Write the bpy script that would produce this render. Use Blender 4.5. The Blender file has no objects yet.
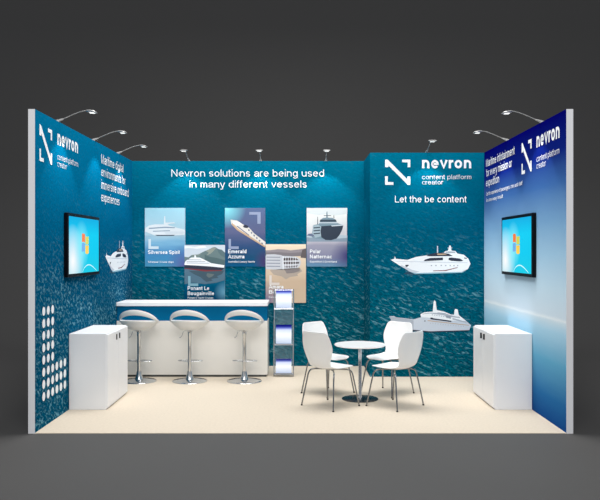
import bpy, bmesh, math, random
from mathutils import Vector, Matrix
random.seed(7)
R = math.radians
S = bpy.context.scene
COL = S.collection

def lin(c):
    r = []
    for v in c[:3]:
        v = v / 255.0
        r.append(v / 12.92 if v <= 0.04045 else ((v + 0.055) / 1.055) ** 2.4)
    return (r[0], r[1], r[2], 1.0)

# ------------------------------------------------------------------ camera
CAMD = 6.721                      # distance of the camera from the open front of the stand
EYE = 1.69
F = 725.9                         # focal length in pixels of a 600 px wide frame
cam_d = bpy.data.cameras.new('camera')
cam = bpy.data.objects.new('camera', cam_d)
COL.objects.link(cam)
cam.location = (0, -CAMD, EYE)
cam.rotation_euler = (R(90), 0, 0)
cam_d.sensor_width = 36
cam_d.lens = 36 * F / 600
cam_d.shift_y = 0.5 / 600
cam_d.clip_end = 200
S.camera = cam
# ------------------------------------------------------------------ world, added fill lights, exposure
w = bpy.data.worlds.new('studio_ambient')
w.use_nodes = True
w.node_tree.nodes['Background'].inputs[0].default_value = (0.93, 0.96, 1.0, 1)
w.node_tree.nodes['Background'].inputs[1].default_value = 0.40
S.world = w

def area(name, loc, target, size, power, color=(1, 1, 1), sy=None):
    l = bpy.data.lights.new(name, 'AREA')
    l.shape = 'RECTANGLE'
    l.size = size
    l.size_y = sy or size
    l.energy = power
    l.color = color
    o = bpy.data.objects.new(name, l)
    COL.objects.link(o)
    o.location = loc
    o.rotation_euler = (Vector(target) - Vector(loc)).to_track_quat('-Z', 'Y').to_euler()
    return o

area('added_fill_front', (0, -7.5, 6.0), (0, 2.5, 0.6), 6.0, 430, (1, 0.99, 0.97), 3.0)  # unseen fill light added behind the camera to brighten fronts and near floor
area('added_fill_top', (0, 1.6, 6.5), (0, 1.7, 0), 4.2, 430, (1, 0.98, 0.95), 3.0)  # unseen overhead fill added to lift the furniture tops inside the stand
S.view_settings.view_transform = 'Standard'
S.view_settings.look = 'None'
S.view_settings.exposure = 0.0
S.view_settings.gamma = 1.0
S.view_settings.use_curve_mapping = False

# ------------------------------------------------------------------ material helpers
MATS = {}
def mat(name, rgb, rough=0.5, metal=0.0, emit=None, estr=0.0, var=0.0, vscale=8.0, alpha=1.0, trans=0.0, spec=0.5, coat=0.0, bump=0.0):
    if name in MATS:
        return MATS[name]
    m = bpy.data.materials.new(name)
    m.use_nodes = True
    nt = m.node_tree
    b = nt.nodes['Principled BSDF']
    b.inputs['Base Color'].default_value = lin(rgb)
    b.inputs['Roughness'].default_value = rough
    b.inputs['Metallic'].default_value = metal
    b.inputs['Specular IOR Level'].default_value = spec
    b.inputs['Coat Weight'].default_value = coat
    if trans:
        b.inputs['Transmission Weight'].default_value = trans
    if alpha < 1:
        b.inputs['Alpha'].default_value = alpha
    if emit:
        b.inputs['Emission Color'].default_value = lin(emit)
        b.inputs['Emission Strength'].default_value = estr
    tc = nt.nodes.new('ShaderNodeTexCoord')
    nz = nt.nodes.new('ShaderNodeTexNoise')
    nz.inputs['Scale'].default_value = vscale
    nz.inputs['Detail'].default_value = 5
    nt.links.new(tc.outputs['Object'], nz.inputs['Vector'])
    if var:
        mx = nt.nodes.new('ShaderNodeMix')
        mx.data_type = 'RGBA'
        c = lin(rgb)
        mx.inputs[6].default_value = [min(1, x * (1 - var)) for x in c[:3]] + [1]
        mx.inputs[7].default_value = [min(1, x * (1 + var)) for x in c[:3]] + [1]
        nt.links.new(nz.outputs['Fac'], mx.inputs[0])
        nt.links.new(mx.outputs[2], b.inputs['Base Color'])
    if bump:
        bp = nt.nodes.new('ShaderNodeBump')
        bp.inputs['Strength'].default_value = bump
        bp.inputs['Distance'].default_value = 0.004
        nt.links.new(nz.outputs['Fac'], bp.inputs['Height'])
        nt.links.new(bp.outputs[0], b.inputs['Normal'])
    MATS[name] = m
    return m

def uv_nodes(nt):
    """u = x + y, v = z of the object: the plane of whichever wall the print hangs on."""
    tc = nt.nodes.new('ShaderNodeTexCoord')
    sp = nt.nodes.new('ShaderNodeSeparateXYZ')
    nt.links.new(tc.outputs['Object'], sp.inputs[0])
    ad = nt.nodes.new('ShaderNodeMath')
    nt.links.new(sp.outputs[0], ad.inputs[0])
    nt.links.new(sp.outputs[1], ad.inputs[1])
    cb = nt.nodes.new('ShaderNodeCombineXYZ')
    nt.links.new(ad.outputs[0], cb.inputs[0])
    nt.links.new(sp.outputs[2], cb.inputs[1])
    return ad.outputs[0], sp.outputs[2], cb.outputs[0]

def ramp(nt, fac, stops, interp='LINEAR'):
    r = nt.nodes.new('ShaderNodeValToRGB')
    r.color_ramp.interpolation = interp
    el = r.color_ramp.elements
    while len(el) > 1:
        el.remove(el[-1])
    el[0].position = stops[0][0]
    el[0].color = stops[0][1]
    for p, c in stops[1:]:
        e = el.new(p)
        e.color = c
    nt.links.new(fac, r.inputs[0])
    return r.outputs[0]

def maprange(nt, v, a, b, c=0.0, d=1.0):
    n = nt.nodes.new('ShaderNodeMapRange')
    nt.links.new(v, n.inputs[0])
    for i, x in enumerate((a, b, c, d)):
        n.inputs[i + 1].default_value = x
    return n.outputs[0]

def mathn(nt, op, a, b):
    n = nt.nodes.new('ShaderNodeMath')
    n.operation = op
    for i, x in enumerate((a, b)):
        if hasattr(x, 'default_value'):
            nt.links.new(x, n.inputs[i])
        else:
            n.inputs[i].default_value = x
    return n.outputs[0]

def mixc(nt, f, a, b):
    n = nt.nodes.new('ShaderNodeMix')
    n.data_type = 'RGBA'
    for i, x in ((0, f), (6, a), (7, b)):
        if hasattr(x, 'default_value'):
            nt.links.new(x, n.inputs[i])
        else:
            n.inputs[i].default_value = x
    return n.outputs[2]

def sea_print(name, stops, glint=0.55, thr=0.56, sx=4.0, sy=13.0, off=0.0, gcol=(120, 175, 190), zt=2.1, zb=0.7, rot=22):
    m = bpy.data.materials.new(name)
    m.use_nodes = True
    nt = m.node_tree
    b = nt.nodes['Principled BSDF']
    b.inputs['Roughness'].default_value = 0.45
    b.inputs['Specular IOR Level'].default_value = 0.0
    u, v, p = uv_nodes(nt)
    base = ramp(nt, maprange(nt, v, 0, 3), [(z / 3.0, lin(c)) for z, c in stops])
    def noise(rot_, s, sc, det, dist, o):
        m1 = nt.nodes.new('ShaderNodeMapping')
        m1.inputs['Rotation'].default_value = (0, 0, R(rot_))
        m1.inputs['Location'].default_value = (o, o * 0.7, 0)
        m2 = nt.nodes.new('ShaderNodeMapping')
        m2.inputs['Scale'].default_value = (s[0], s[1], 1)
        nt.links.new(p, m1.inputs[0])
        nt.links.new(m1.outputs[0], m2.inputs[0])
        n = nt.nodes.new('ShaderNodeTexNoise')
        n.inputs['Scale'].default_value = sc
        n.inputs['Detail'].default_value = det
        n.inputs['Roughness'].default_value = 0.62
        n.inputs['Distortion'].default_value = dist
        nt.links.new(m2.outputs[0], n.inputs['Vector'])
        return n.outputs['Fac']
    n1 = noise(rot, (sx, sy), 1.0, 5, 0.6, off)
    n2 = noise(8, (1.2, 3.0), 1.0, 3, 0.3, off + 5)
    n3 = noise(rot, (sx * 2.2, sy * 1.6), 1.0, 3, 0.3, off + 11)
    g = maprange(nt, n1, thr, thr + 0.13)
    patch = maprange(nt, n2, 0.40, 0.62)
    low = maprange(nt, v, zt, zb, 0.05, 1.0)
    f = mathn(nt, 'MULTIPLY', mathn(nt, 'MULTIPLY', g, mathn(nt, 'MULTIPLY', low, glint)), mathn(nt, 'ADD', mathn(nt, 'MULTIPLY', patch, 0.7), 0.3))
    # dark troughs and mottling of the photographed water
    dk = mathn(nt, 'MULTIPLY', maprange(nt, n3, 0.62, 0.36), maprange(nt, v, 2.6, 0.6, 0.15, 0.75))
    c1 = mixc(nt, dk, base, lin((2, 48, 70)))
    c2 = mixc(nt, f, c1, lin(gcol))
    nt.links.new(c2, b.inputs['Base Color'])
    return m

def grad_print(name, z0, z1, stops, streak=0.0, rough=0.4, corner=None, emit=False, axis='v'):
    """A print whose colours run up the panel; corner = (u0,v0,radius,rgb) adds a soft patch of another colour."""
    m = bpy.data.materials.new(name)
    m.use_nodes = True
    nt = m.node_tree
    b = nt.nodes['Principled BSDF']
    b.inputs['Roughness'].default_value = rough
    b.inputs['Specular IOR Level'].default_value = 0.0
    u, v, p = uv_nodes(nt)
    mp = nt.nodes.new('ShaderNodeMapping')
    mp.inputs['Scale'].default_value = (1.0, 6.0, 1)
    nt.links.new(p, mp.inputs[0])
    n = nt.nodes.new('ShaderNodeTexNoise')
    n.inputs['Scale'].default_value = 2.5
    n.inputs['Detail'].default_value = 4
    nt.links.new(mp.outputs[0], n.inputs['Vector'])
    vv = mathn(nt, 'ADD', maprange(nt, v, z0, z1), mathn(nt, 'MULTIPLY', mathn(nt, 'SUBTRACT', n.outputs['Fac'], 0.5), streak))
    c = ramp(nt, vv, [(t, lin(q)) for t, q in stops])
    if corner:
        for (cu, cv, rad, q) in corner:
            du = mathn(nt, 'SUBTRACT', u, cu)
            dv = mathn(nt, 'SUBTRACT', v, cv)
            d2 = mathn(nt, 'SQRT', mathn(nt, 'ADD', mathn(nt, 'MULTIPLY', du, du), mathn(nt, 'MULTIPLY', dv, dv)), 0)
            c = mixc(nt, maprange(nt, d2, rad, 0.0), c, lin(q))
    if emit:
        b.inputs['Base Color'].default_value = (0.01, 0.01, 0.01, 1)
        nt.links.new(c, b.inputs['Emission Color'])
        b.inputs['Emission Strength'].default_value = 1.0
        b.inputs['Roughness'].default_value = 0.2
    else:
        nt.links.new(c, b.inputs['Base Color'])
    return m

WHITE = mat('white_laminate', (236, 237, 240), 0.35, var=0.01)
PLASTIC = mat('white_plastic', (240, 240, 240), 0.3, coat=0.2)
STOOLW = mat('ivory_plastic', (226, 226, 224), 0.3, coat=0.3)
CHROME = mat('chrome', (205, 207, 210), 0.16, 1.0)
LEGM = mat('leg_chrome', (150, 150, 152), 0.18, 1.0)
DCHROME = mat('dark_chrome', (88, 92, 96), 0.25, 1.0)
ALU = mat('panel_edge_grey', (232, 233, 237), 0.5, var=0.01)
BLACK = mat('black_plastic', (6, 7, 14), 0.45, spec=0.1)
GUNMETAL = mat('handle_dark_metal', (60, 60, 62), 0.35, 0.6)
LAMPM = mat('lamp_silver', (168, 168, 168), 0.35, 0.5)
LENS = mat('lamp_lens', (255, 255, 250), 0.3, emit=(255, 255, 250), estr=0.9)
TEALP = mat('teal_laminate', (0, 100, 146), 0.5, var=0.02, spec=.05)
BARW = mat('warm_white_laminate', (226, 223, 217), 0.4, var=0.01)
PRINTW = mat('white_vinyl_lettering', (240, 243, 246), 0.5)
INKG = mat('pale_grey_print', (205, 210, 218), 0.5)
CYC = mat('studio_grey_paint', (79, 78.5, 78.5), 0.7, var=0.01, vscale=1.0, spec=0.15)
FLOORM = mat('studio_grey_floor', (83, 84, 85), 0.55, var=0.012, vscale=0.8, spec=0.2)
CARPET = mat('beige_carpet', (206, 194, 177), 0.95, var=0.11, vscale=38, spec=0.1, bump=0.5)
SMOKE = mat('clear_acrylic', (178, 196, 206), 0.15, alpha=0.09)

# ------------------------------------------------------------------ mesh helpers
class MB:
    def __init__(self):
        self.v = []; self.f = []; self.m = []; self.mats = []; self.sm = []
    def mi(self, m):
        if m not in self.mats:
            self.mats.append(m)
        return self.mats.index(m)
    def add(self, vs, fs, m, smooth=False):
        o = len(self.v); i = self.mi(m)
        self.v += [tuple(x) for x in vs]
        for f in fs:
            self.f.append(tuple(o + k for k in f)); self.m.append(i); self.sm.append(smooth)
    def box(self, x0, x1, y0, y1, z0, z1, m, faces=None):
        vs = [(x0, y0, z0), (x1, y0, z0), (x1, y1, z0), (x0, y1, z0), (x0, y0, z1), (x1, y0, z1), (x1, y1, z1), (x0, y1, z1)]
        fs = {'-z': (0, 3, 2, 1), '+z': (4, 5, 6, 7), '-y': (0, 1, 5, 4), '+x': (1, 2, 6, 5), '+y': (2, 3, 7, 6), '-x': (3, 0, 4, 7)}
        for k, f in fs.items():
            mm = (faces or {}).get(k, m)
            self.add([vs[i] for i in f], [(0, 1, 2, 3)], mm)
    def tube(self, pts, r, m, n=10, closed=False, cap=True):
        pts = [Vector(p) for p in pts]
        rs = r if isinstance(r, (list, tuple)) else [r] * len(pts)
        N = len(pts); rings = []; up = None
        for i, p in enumerate(pts):
            a = pts[(i - 1) % N] if (closed or i > 0) else p
            b = pts[(i + 1) % N] if (closed or i < N - 1) else p
            t = (b - a).normalized()
            if up is None:
                up = Vector((0, 0, 1)) if abs(t.z) < 0.9 else Vector((1, 0, 0))
            s = t.cross(up).normalized(); u2 = s.cross(t).normalized(); up = u2
            rings.append([p + (s * math.cos(2 * math.pi * k / n) + u2 * math.sin(2 * math.pi * k / n)) * rs[i] for k in range(n)])
        vs = [q for g in rings for q in g]; fs = []
        for i in range(N if closed else N - 1):
            j = (i + 1) % N
            for k in range(n):
                l = (k + 1) % n
                fs.append((i * n + k, j * n + k, j * n + l, i * n + l))
        if cap and not closed:
            fs.append(tuple(range(n))[::-1]); fs.append(tuple((N - 1) * n + k for k in range(n)))
        self.add(vs, fs, m, True)
    def lathe(self, prof, m, cx=0, cy=0, n=40, smooth=True):
        vs = []; fs = []
        for (r, z) in prof:
            for k in range(n):
                a = 2 * math.pi * k / n
                vs.append((cx + r * math.cos(a), cy + r * math.sin(a), z))
        for i in range(len(prof) - 1):
            for k in range(n):
                l = (k + 1) % n
                fs.append((i * n + k, i * n + l, (i + 1) * n + l, (i + 1) * n + k))
        fs.append(tuple(range(n))[::-1]); fs.append(tuple((len(prof) - 1) * n + k for k in range(n)))
        self.add(vs, fs, m, smooth)
    def build(self, name, parent=None, bevel=0.0, sub=0, solid=0.0, merge=True):
        me = bpy.data.meshes.new(name)
        me.from_pydata(self.v, [], self.f)
        for mm in self.mats:
            me.materials.append(mm)
        for i, p in enumerate(me.polygons):
            p.material_index = self.m[i]; p.use_smooth = self.sm[i]
        if merge:
            bm = bmesh.new(); bm.from_mesh(me)
            bmesh.ops.remove_doubles(bm, verts=bm.verts, dist=1e-5)
            bm.to_mesh(me); bm.free()
        o = bpy.data.objects.new(name, me)
        COL.objects.link(o)
        if parent:
            o.parent = parent
        if solid:
            s = o.modifiers.new('thickness', 'SOLIDIFY'); s.thickness = solid; s.offset = 0
        if bevel:
            b = o.modifiers.new('bevel', 'BEVEL'); b.width = bevel; b.segments = 2; b.limit_method = 'ANGLE'; b.angle_limit = R(50)
            b.harden_normals = False
        if sub:
            s = o.modifiers.new('sub', 'SUBSURF'); s.levels = sub; s.render_levels = sub
        if any(self.sm):
            try:
                me.set_sharp_from_angle(angle=R(48))
            except Exception:
                pass
        return o

def catmull(pts, k=6):
    pts = [Vector(p) for p in pts]; out = []
    for i in range(len(pts) - 1):
        p0 = pts[max(i - 1, 0)]; p1 = pts[i]; p2 = pts[i + 1]; p3 = pts[min(i + 2, len(pts) - 1)]
        for j in range(k):
            t = j / k
            out.append(0.5 * ((2 * p1) + (p2 - p0) * t + (2 * p0 - 5 * p1 + 4 * p2 - p3) * t * t + (-p0 + 3 * p1 - 3 * p2 + p3) * t ** 3))
    out.append(pts[-1])
    return out

def empty(name, loc=(0, 0, 0), rz=0.0):
    o = bpy.data.objects.new(name, None)
    o.empty_display_size = 0.2
    COL.objects.link(o)
    o.location = loc
    o.rotation_euler = (0, 0, rz)
    return o

def tag(o, label=None, cat=None, group=None, kind=None):
    if label: o['label'] = label
    if cat: o['category'] = cat
    if group: o['group'] = group
    if kind: o['kind'] = kind
    return o

def children(o):
    return [c for c in bpy.data.objects if c.parent == o]

def copy_tree(o, parent=None):
    c = o.copy()
    COL.objects.link(c)
    if parent:
        c.parent = parent
    for ch in children(o):
        copy_tree(ch, c)
    return c

# ------------------------------------------------------------------ flat print work on walls and posters
class Plane:
    """A wall plane: u runs to the reader's right, v is height; n points at the reader."""
    def __init__(self, o, u, n):
        self.o = Vector(o); self.u = Vector(u); self.n = Vector(n)
    def p(self, u, v, lift=0.001):
        return self.o + self.u * u + Vector((0, 0, v)) + self.n * lift

XL = 2.454
XR = 2.466
DEPTH = 3.9
CABY = 2.997
LEFTP = Plane((-XL, 0, 0), (0, 1, 0), (1, 0, 0))       # u = y
RIGHTP = Plane((XR, 0, 0), (0, -1, 0), (-1, 0, 0))     # u = -y
BACKP = Plane((0, DEPTH, 0), (1, 0, 0), (0, -1, 0))    # u = x
CABP = Plane((0, CABY, 0), (1, 0, 0), (0, -1, 0))

def left_uv(px, py):
    s = (300 - px) / XL
    return F / s - CAMD, EYE - (py - 250.5) / s
def right_uv(px, py):
    s = (px - 300) / XR
    return -(F / s - CAMD), EYE - (py - 250.5) / s
def back_uv(px, py, y=DEPTH):
    s = F / (CAMD + y)
    return (px - 300) / s, EYE - (py - 250.5) / s

def poly(mb, pl, pts, m, lift=0.001, xf=None):
    if xf: pts = [xf(a, b) for a, b in pts]
    vs = [pl.p(a, b, lift) for a, b in pts]
    area2 = sum(pts[i][0] * pts[(i + 1) % len(pts)][1] - pts[(i + 1) % len(pts)][0] * pts[i][1] for i in range(len(pts)))
    # reader's view: u right, v up, normal towards the reader when counter-clockwise
    f = tuple(range(len(pts)))
    if area2 < 0: f = f[::-1]
    mb.add(vs, [f], m)

def arc(cx, cy, rx, ry, a0, a1, n=10):
    return [(cx + rx * math.cos(R(a0 + (a1 - a0) * i / n)), cy + ry * math.sin(R(a0 + (a1 - a0) * i / n))) for i in range(n + 1)]

def glyph(ch, w):
    """Centre lines of a plain sans-serif letter (cap height .72, x height .52) for the pen width w; returns advance, strokes."""
    h = w / 2; b = h; t = .52 - h; T = .72 - h; D = -.20 + h
    def box(W): return h + .055, W - .055 - h
    def bowl(W, y0=None, y1=None, a0=0, a1=360, n=22):
        l, r = box(W); y0 = b if y0 is None else y0; y1 = t if y1 is None else y1
        return arc((l + r) / 2, (y0 + y1) / 2, (r - l) / 2, (y1 - y0) / 2, a0, a1, n)
    if ch == ' ': return .27, []
    if ch in 'ilI1|':
        W = .11 + w; x = W / 2
        if ch == 'i': return W, [[(x, 0), (x, .505)], [(x, .63), (x, .73)]]
        if ch == '|': return W + .06, [[(x + .03, -.12), (x + .03, .72)]]
        return W, [[(x, 0), (x, .72)]]
    if ch == '.': return .11 + w, [[(.055 + h, 0), (.055 + h, w)]]
    if ch == ',': return .11 + w, [[(.055 + h, w), (.055 + h, 0), (.03 + h, -.08)]]
    if ch in 'bdpqa':
        W = .56; l, r = box(W)
        if ch == 'b': return W, [[(l, 0), (l, .72)], bowl(W)]
        if ch == 'd': return W, [[(r, 0), (r, .72)], bowl(W)]
        if ch == 'p': return W, [[(l, -.2), (l, .52)], bowl(W)]
        if ch == 'q': return W, [[(r, -.2), (r, .52)], bowl(W)]
        m = .30
        return W - .02, [arc((l + r) / 2, t - .13, (r - l) / 2, .13, 165, 0, 10) + [(r, .10), (r + .02, 0)],
                         [(r, m)] + [((l + r) / 2 + .02, m - .03)] + arc(l + .10, .155, .10, .155 - b, 100, 270, 8) + [((l + r) / 2, b + .01), (r, .15)]]
    if ch == 'c': return .51, [bowl(.54, a0=42, a1=318)]
    if ch == 'e':
        l, r = box(.56); m = .27
        return .56, [[(l + .01, m), (r, m)] + bowl(.56, a0=0, a1=322)[1:]]
    if ch == 'o': return .57, [bowl(.57)]
    if ch == 'f': return .29, [arc(.22, T - .09, .11, .09, 80, 180, 6) + [(.11, 0)], [(.0, .52 - h), (.26, .52 - h)]]
    if ch == 't': return .29, [[(.12, .67)] + arc(.21, b + .09, .09, .09, 180, 280, 6), [(.01, .52 - h), (.25, .52 - h)]]
    if ch == 'g':
        l, r = box(.56)
        return .56, [bowl(.56), [(r, .52), (r, -.02)] + arc((l + r) / 2, -.02, (r - l) / 2, -.02 - D, 0, -160, 10)[1:]]
    if ch in 'hn':
        l, r = box(.55)
        return .55, [[(l, 0), (l, .72 if ch == 'h' else .52)], [(l, .27)] + arc((l + r) / 2, t - .18, (r - l) / 2, .18, 180, 0, 10) + [(r, 0)]]
    if ch == 'u':
        l, r = box(.55)
        return .55, [[(r, 0), (r, .52)], [(l, .52)] + arc((l + r) / 2, b + .18, (r - l) / 2, .18, 180, 360, 10) + [(r, .30)]]
    if ch == 'm':
        l = .055 + h; q = .26
        def hump(x): return [(x, .3)] + arc(x + q / 2, t - .13, q / 2, .13, 180, 0, 8) + [(x + q, 0)]
        return .11 + w + 2 * q, [[(l, 0), (l, .52)], hump(l), hump(l + q)]
    if ch == 'r': return .35, [[(.055 + h, 0), (.055 + h, .52)], [(.055 + h, .28)] + arc(.055 + h + .19, t - .17, .19, .17, 180, 85, 7)]
    if ch == 's':
        l, r = box(.50); cx = (l + r) / 2; q = (t - b) / 4; rx = (r - l) / 2
        return .50, [arc(cx, t - q, rx, q, 25, 270, 10)[:-1] + arc(cx, b + q, rx, q, 90, -155, 10)]
    if ch == 'k': return .50, [[(.055 + h, 0), (.055 + h, .72)], [(.42, .52), (.055 + h, .19)], [(.20, .30), (.45, 0)]]
    if ch == 'v': return .50, [[(.03 + h * .6, .52), (.25, b * .8), (.47 - h * .6, .52)]]
    if ch == 'y': return .50, [[(.03 + h * .6, .52), (.26, .0)], [(.47 - h * .6, .52), (.24, -.10), (.19, D), (.07, D)]]
    if ch == 'w': return .72, [[(.03 + h * .6, .52), (.20, b * .8), (.36, .48), (.52, b * .8), (.69 - h * .6, .52)]]
    if ch == 'x': return .50, [[(.04, .52), (.46, 0)], [(.46, .52), (.04, 0)]]
    if ch == 'z': return .50, [[(.05, t), (.42, t), (.07, b), (.45, b)]]
    if ch == 'j': return .22, [[(.12, .52), (.12, -.08), (.03, D)], [(.12, .62), (.12, .72)]]
    if ch == 'N': return .72, [[(.08 + h, 0), (.08 + h, .72)], [(.64 - h, 0), (.64 - h, .72)], [(.08 + h, .70), (.64 - h, .02)]]
    if ch == 'M': return .83, [[(.08 + h, 0), (.08 + h, .72)], [(.75 - h, 0), (.75 - h, .72)], [(.08 + h, .69), (.415, .03), (.75 - h, .69)]]
    if ch == 'L': return .56, [[(.08 + h, .72), (.08 + h, b), (.53, b)]]
    if ch == 'E': return .66, [[(.61, T), (.08 + h, T), (.08 + h, b), (.62, b)], [(.08 + h, .37), (.57, .37)]]
    if ch == 'A': return .67, [[(.02 + h * .5, 0), (.335, .70), (.65 - h * .5, 0)], [(.14, .24), (.53, .24)]]
    if ch == 'P': return .66, [[(.08 + h, 0), (.08 + h, .72)], [(.08 + h, T), (.38, T)] + arc(.38, (T + .33) / 2, .22 - h * .3, (T - .33) / 2, 80, -90, 8) + [(.08 + h, .33)]]
    if ch == 'B': return .67, [[(.08 + h, 0), (.08 + h, .72)], [(.08 + h, T), (.38, T)] + arc(.38, (T + .38) / 2, .19 - h * .3, (T - .38) / 2, 80, -90, 8) + [(.08 + h, .38)],
                              [(.38, .38)] + arc(.39, (b + .38) / 2, .22 - h * .3, (.38 - b) / 2, 80, -90, 8) + [(.08 + h, b)]]
    if ch == 'S':
        l, r = .05 + h, .61 - h; cx = (l + r) / 2; q = (T - b) / 4; rx = (r - l) / 2
        return .66, [arc(cx, T - q, rx, q, 20, 270, 10)[:-1] + arc(cx, b + q, rx, q, 90, -160, 10)]
    if ch == 'C': return .72, [arc(.36, .36, .31 - h, .36 - h, 42, 318, 18)]
    if ch == 'G': return .76, [arc(.37, .36, .32 - h, .36 - h, 42, 350, 18) + [(.68 - h, .36), (.42, .36)]]
    if ch == 'Y': return .66, [[(.03, .72), (.33, .32), (.33, 0)], [(.63, .72), (.33, .32)]]
    if ch == 'R': return .70, [[(.08 + h, 0), (.08 + h, .72)], [(.08 + h, T), (.40, T)] + arc(.40, (T + .35) / 2, .2 - h * .3, (T - .35) / 2, 80, -90, 8) + [(.08 + h, .35)], [(.40, .35), (.62, 0)]]
    raise ValueError(ch)

def letters(mb, pl, body, u0, u1, v0, height, m, w=.078, lift=0.0015):
    """One line of writing: ends at u0 and u1, baseline v0, the given capital height, pen width w of the em."""
    out = []; x = 0
    for ch in body:
        adv, st = glyph(ch, w)
        for p in st: out.append([(x + a, c) for a, c in p])
        x += adv
    xs = [a for p in out for a, _ in p]
    lo, hi = min(xs) - w / 2, max(xs) + w / 2
    sx = (u1 - u0) / (hi - lo); sy = height / .72
    for si, p in enumerate(out):
        lift += .00012
        p = [Vector((a, c)) for i, (a, c) in enumerate(p) if i == 0 or (Vector(p[i]) - Vector(p[i - 1])).length > 1e-4]
        L = []; Rr = []
        for i, q in enumerate(p):
            d0 = (p[i] - p[i - 1]).normalized() if i > 0 else None
            d1 = (p[i + 1] - p[i]).normalized() if i < len(p) - 1 else None
            if d0 is None: d0 = d1
            if d1 is None: d1 = d0
            n0 = Vector((-d0.y, d0.x)); n1 = Vector((-d1.y, d1.x))
            k = n0 + n1
            k = k.normalized() if k.length > 1e-3 else n1
            s_ = min(1.6, 1.0 / max(.3, k.dot(n1)))
            L.append(q + k * (w / 2 * s_)); Rr.append(q - k * (w / 2 * s_))
        vs = []
        for a, c in zip(L, Rr):
            vs += [pl.p(u0 + (a.x - lo) * sx, v0 + a.y * sy, lift), pl.p(u0 + (c.x - lo) * sx, v0 + c.y * sy, lift)]
        mb.add(vs, [(2 * i, 2 * i + 1, 2 * i + 3, 2 * i + 2) for i in range(len(p) - 1)], m)

def logo(parent, pl, u0, v0, s):
    """Square bracketed N mark, the name and its two small lines; s = side of the mark."""
    mb = MB()
    X = lambda a, b: (u0 + a * s, v0 + b * s)
    t = 0.105
    poly(mb, pl, [(0, 1), (0, .70), (.13, .70), (.13, .91)], PRINTW, .0020, X)
    poly(mb, pl, [(0, 1), (.10, 1), (1, .10), (1, 0), (.90, 0), (0, .90)], PRINTW, .0022, X)
    poly(mb, pl, [(1, 0), (1, .33), (.885, .33), (.885, .0)], PRINTW, .0024, X)
    poly(mb, pl, [(.68, 1), (1, 1), (1, .70), (1 - t, .70), (1 - t, 1 - t), (.68, 1 - t)], PRINTW, .0020, X)
    poly(mb, pl, [(0, .34), (0, 0), (.33, 0), (.33, t), (t, t), (t, .34)], PRINTW, .0020, X)
    o1 = mb.build('logo_mark', parent)
    mb = MB()
    letters(mb, pl, 'nevron', u0 + 1.47 * s, u0 + 3.42 * s, v0 + .655 * s, .46 * s, PRINTW, .135)
    o2 = mb.build('logo_name', parent)
    mb = MB()
    letters(mb, pl, 'content platform', u0 + 1.47 * s, u0 + 3.42 * s, v0 + .225 * s, .18 * s, PRINTW, .062)
    letters(mb, pl, 'creator', u0 + 1.47 * s, u0 + 2.31 * s, v0 + .015 * s, .18 * s, PRINTW, .062)
    o3 = mb.build('logo_tagline', parent)
    return o1, o2, o3

# ------------------------------------------------------------------ the setting
mb = MB()
mb.add([(-16, -14, -.006), (16, -14, -.006), (16, 5.6, -.006), (-16, 5.6, -.006)], [(0, 1, 2, 3)], CYC)
tag(mb.build('floor'), kind='structure')
mb = MB()
N = 24; rad = 3.6; prof = [(5.6, -0.006)]
for i in range(N + 1):
    a = math.pi / 2 * i / N
    prof.append((5.6 + rad * math.sin(a), -0.006 + rad * (1 - math.cos(a))))
prof.append((5.6 + rad, 12.0))
vs = []; fs = []
for i, (y, z) in enumerate(prof):
    vs += [(-16, y, z), (16, y, z)]
    if i: fs.append((2 * i - 2, 2 * i - 1, 2 * i + 1, 2 * i))
mb.add(vs, fs, CYC, True)
tag(mb.build('wall_backdrop'), kind='structure')

SEA_TOP = [(0.0, (0, 96, 114)), (0.8, (0, 94, 114)), (1.4, (0, 91, 116)), (2.0, (0, 89, 117)), (2.6, (0, 98, 127)), (3.0, (0, 108, 138))]
SEA_BACK = sea_print('sea_print_back', SEA_TOP, 0.72, 0.53, sx=9.5, sy=30, off=0.0)
SEA_CAB = sea_print('sea_print_cabin', SEA_TOP, 0.78, 0.53, sx=9.5, sy=28, off=3.7)
SEA_LEFT = sea_print('sea_print_left', [(0.0, (0, 84, 116)), (0.8, (0, 84, 118)), (1.5, (0, 84, 122)), (2.2, (0, 98, 138)), (3.0, (0, 106, 146))], 0.85, 0.50, sx=17.0, sy=30.0, off=9.1, zt=1.9, zb=1.0)
SKY_RIGHT = grad_print('sky_print_right', 0, 3, [
    (0.0, (24, 70, 134)), (0.08, (42, 104, 160)), (0.20, (96, 162, 196)), (0.30, (166, 206, 228)), (0.333, (200, 220, 232)), (0.340, (226, 236, 242)), (0.350, (204, 220, 232)),
    (0.44, (190, 216, 232)), (0.55, (154, 192, 218)), (0.66, (112, 154, 192)), (0.78, (56, 96, 154)), (0.88, (14, 32, 112)), (1.0, (4, 4, 92))], streak=0.012)

mb = MB()
mb.box(-XL - 0.063, -XL, 0, DEPTH + 0.07, -0.006, 3.0, ALU, {'+x': SEA_LEFT})
wl = tag(mb.build('wall_left', merge=False), kind='structure')
mb = MB()
mb.box(XR, XR + 0.064, 0, DEPTH + 0.07, -0.006, 3.0, ALU, {'-x': SKY_RIGHT})
wr = tag(mb.build('wall_right', merge=False), kind='structure')
mb = MB()
mb.box(-XL, XR, DEPTH, DEPTH + 0.07, -0.006, 3.0, ALU, {'-y': SEA_BACK})
wb = tag(mb.build('wall_back', merge=False), kind='structure')
CX = 0.937
mb = MB()
mb.box(CX, XR, CABY, CABY + 0.06, -0.006, 3.0, ALU, {'-y': SEA_CAB, '-x': SEA_CAB, '+z': SEA_CAB})
mb.box(CX, CX + 0.06, CABY + 0.06, DEPTH, -0.006, 3.0, ALU, {'-x': SEA_CAB, '+z': SEA_CAB})
wc = tag(mb.build('wall_cabin', merge=False), kind='structure')

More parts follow.
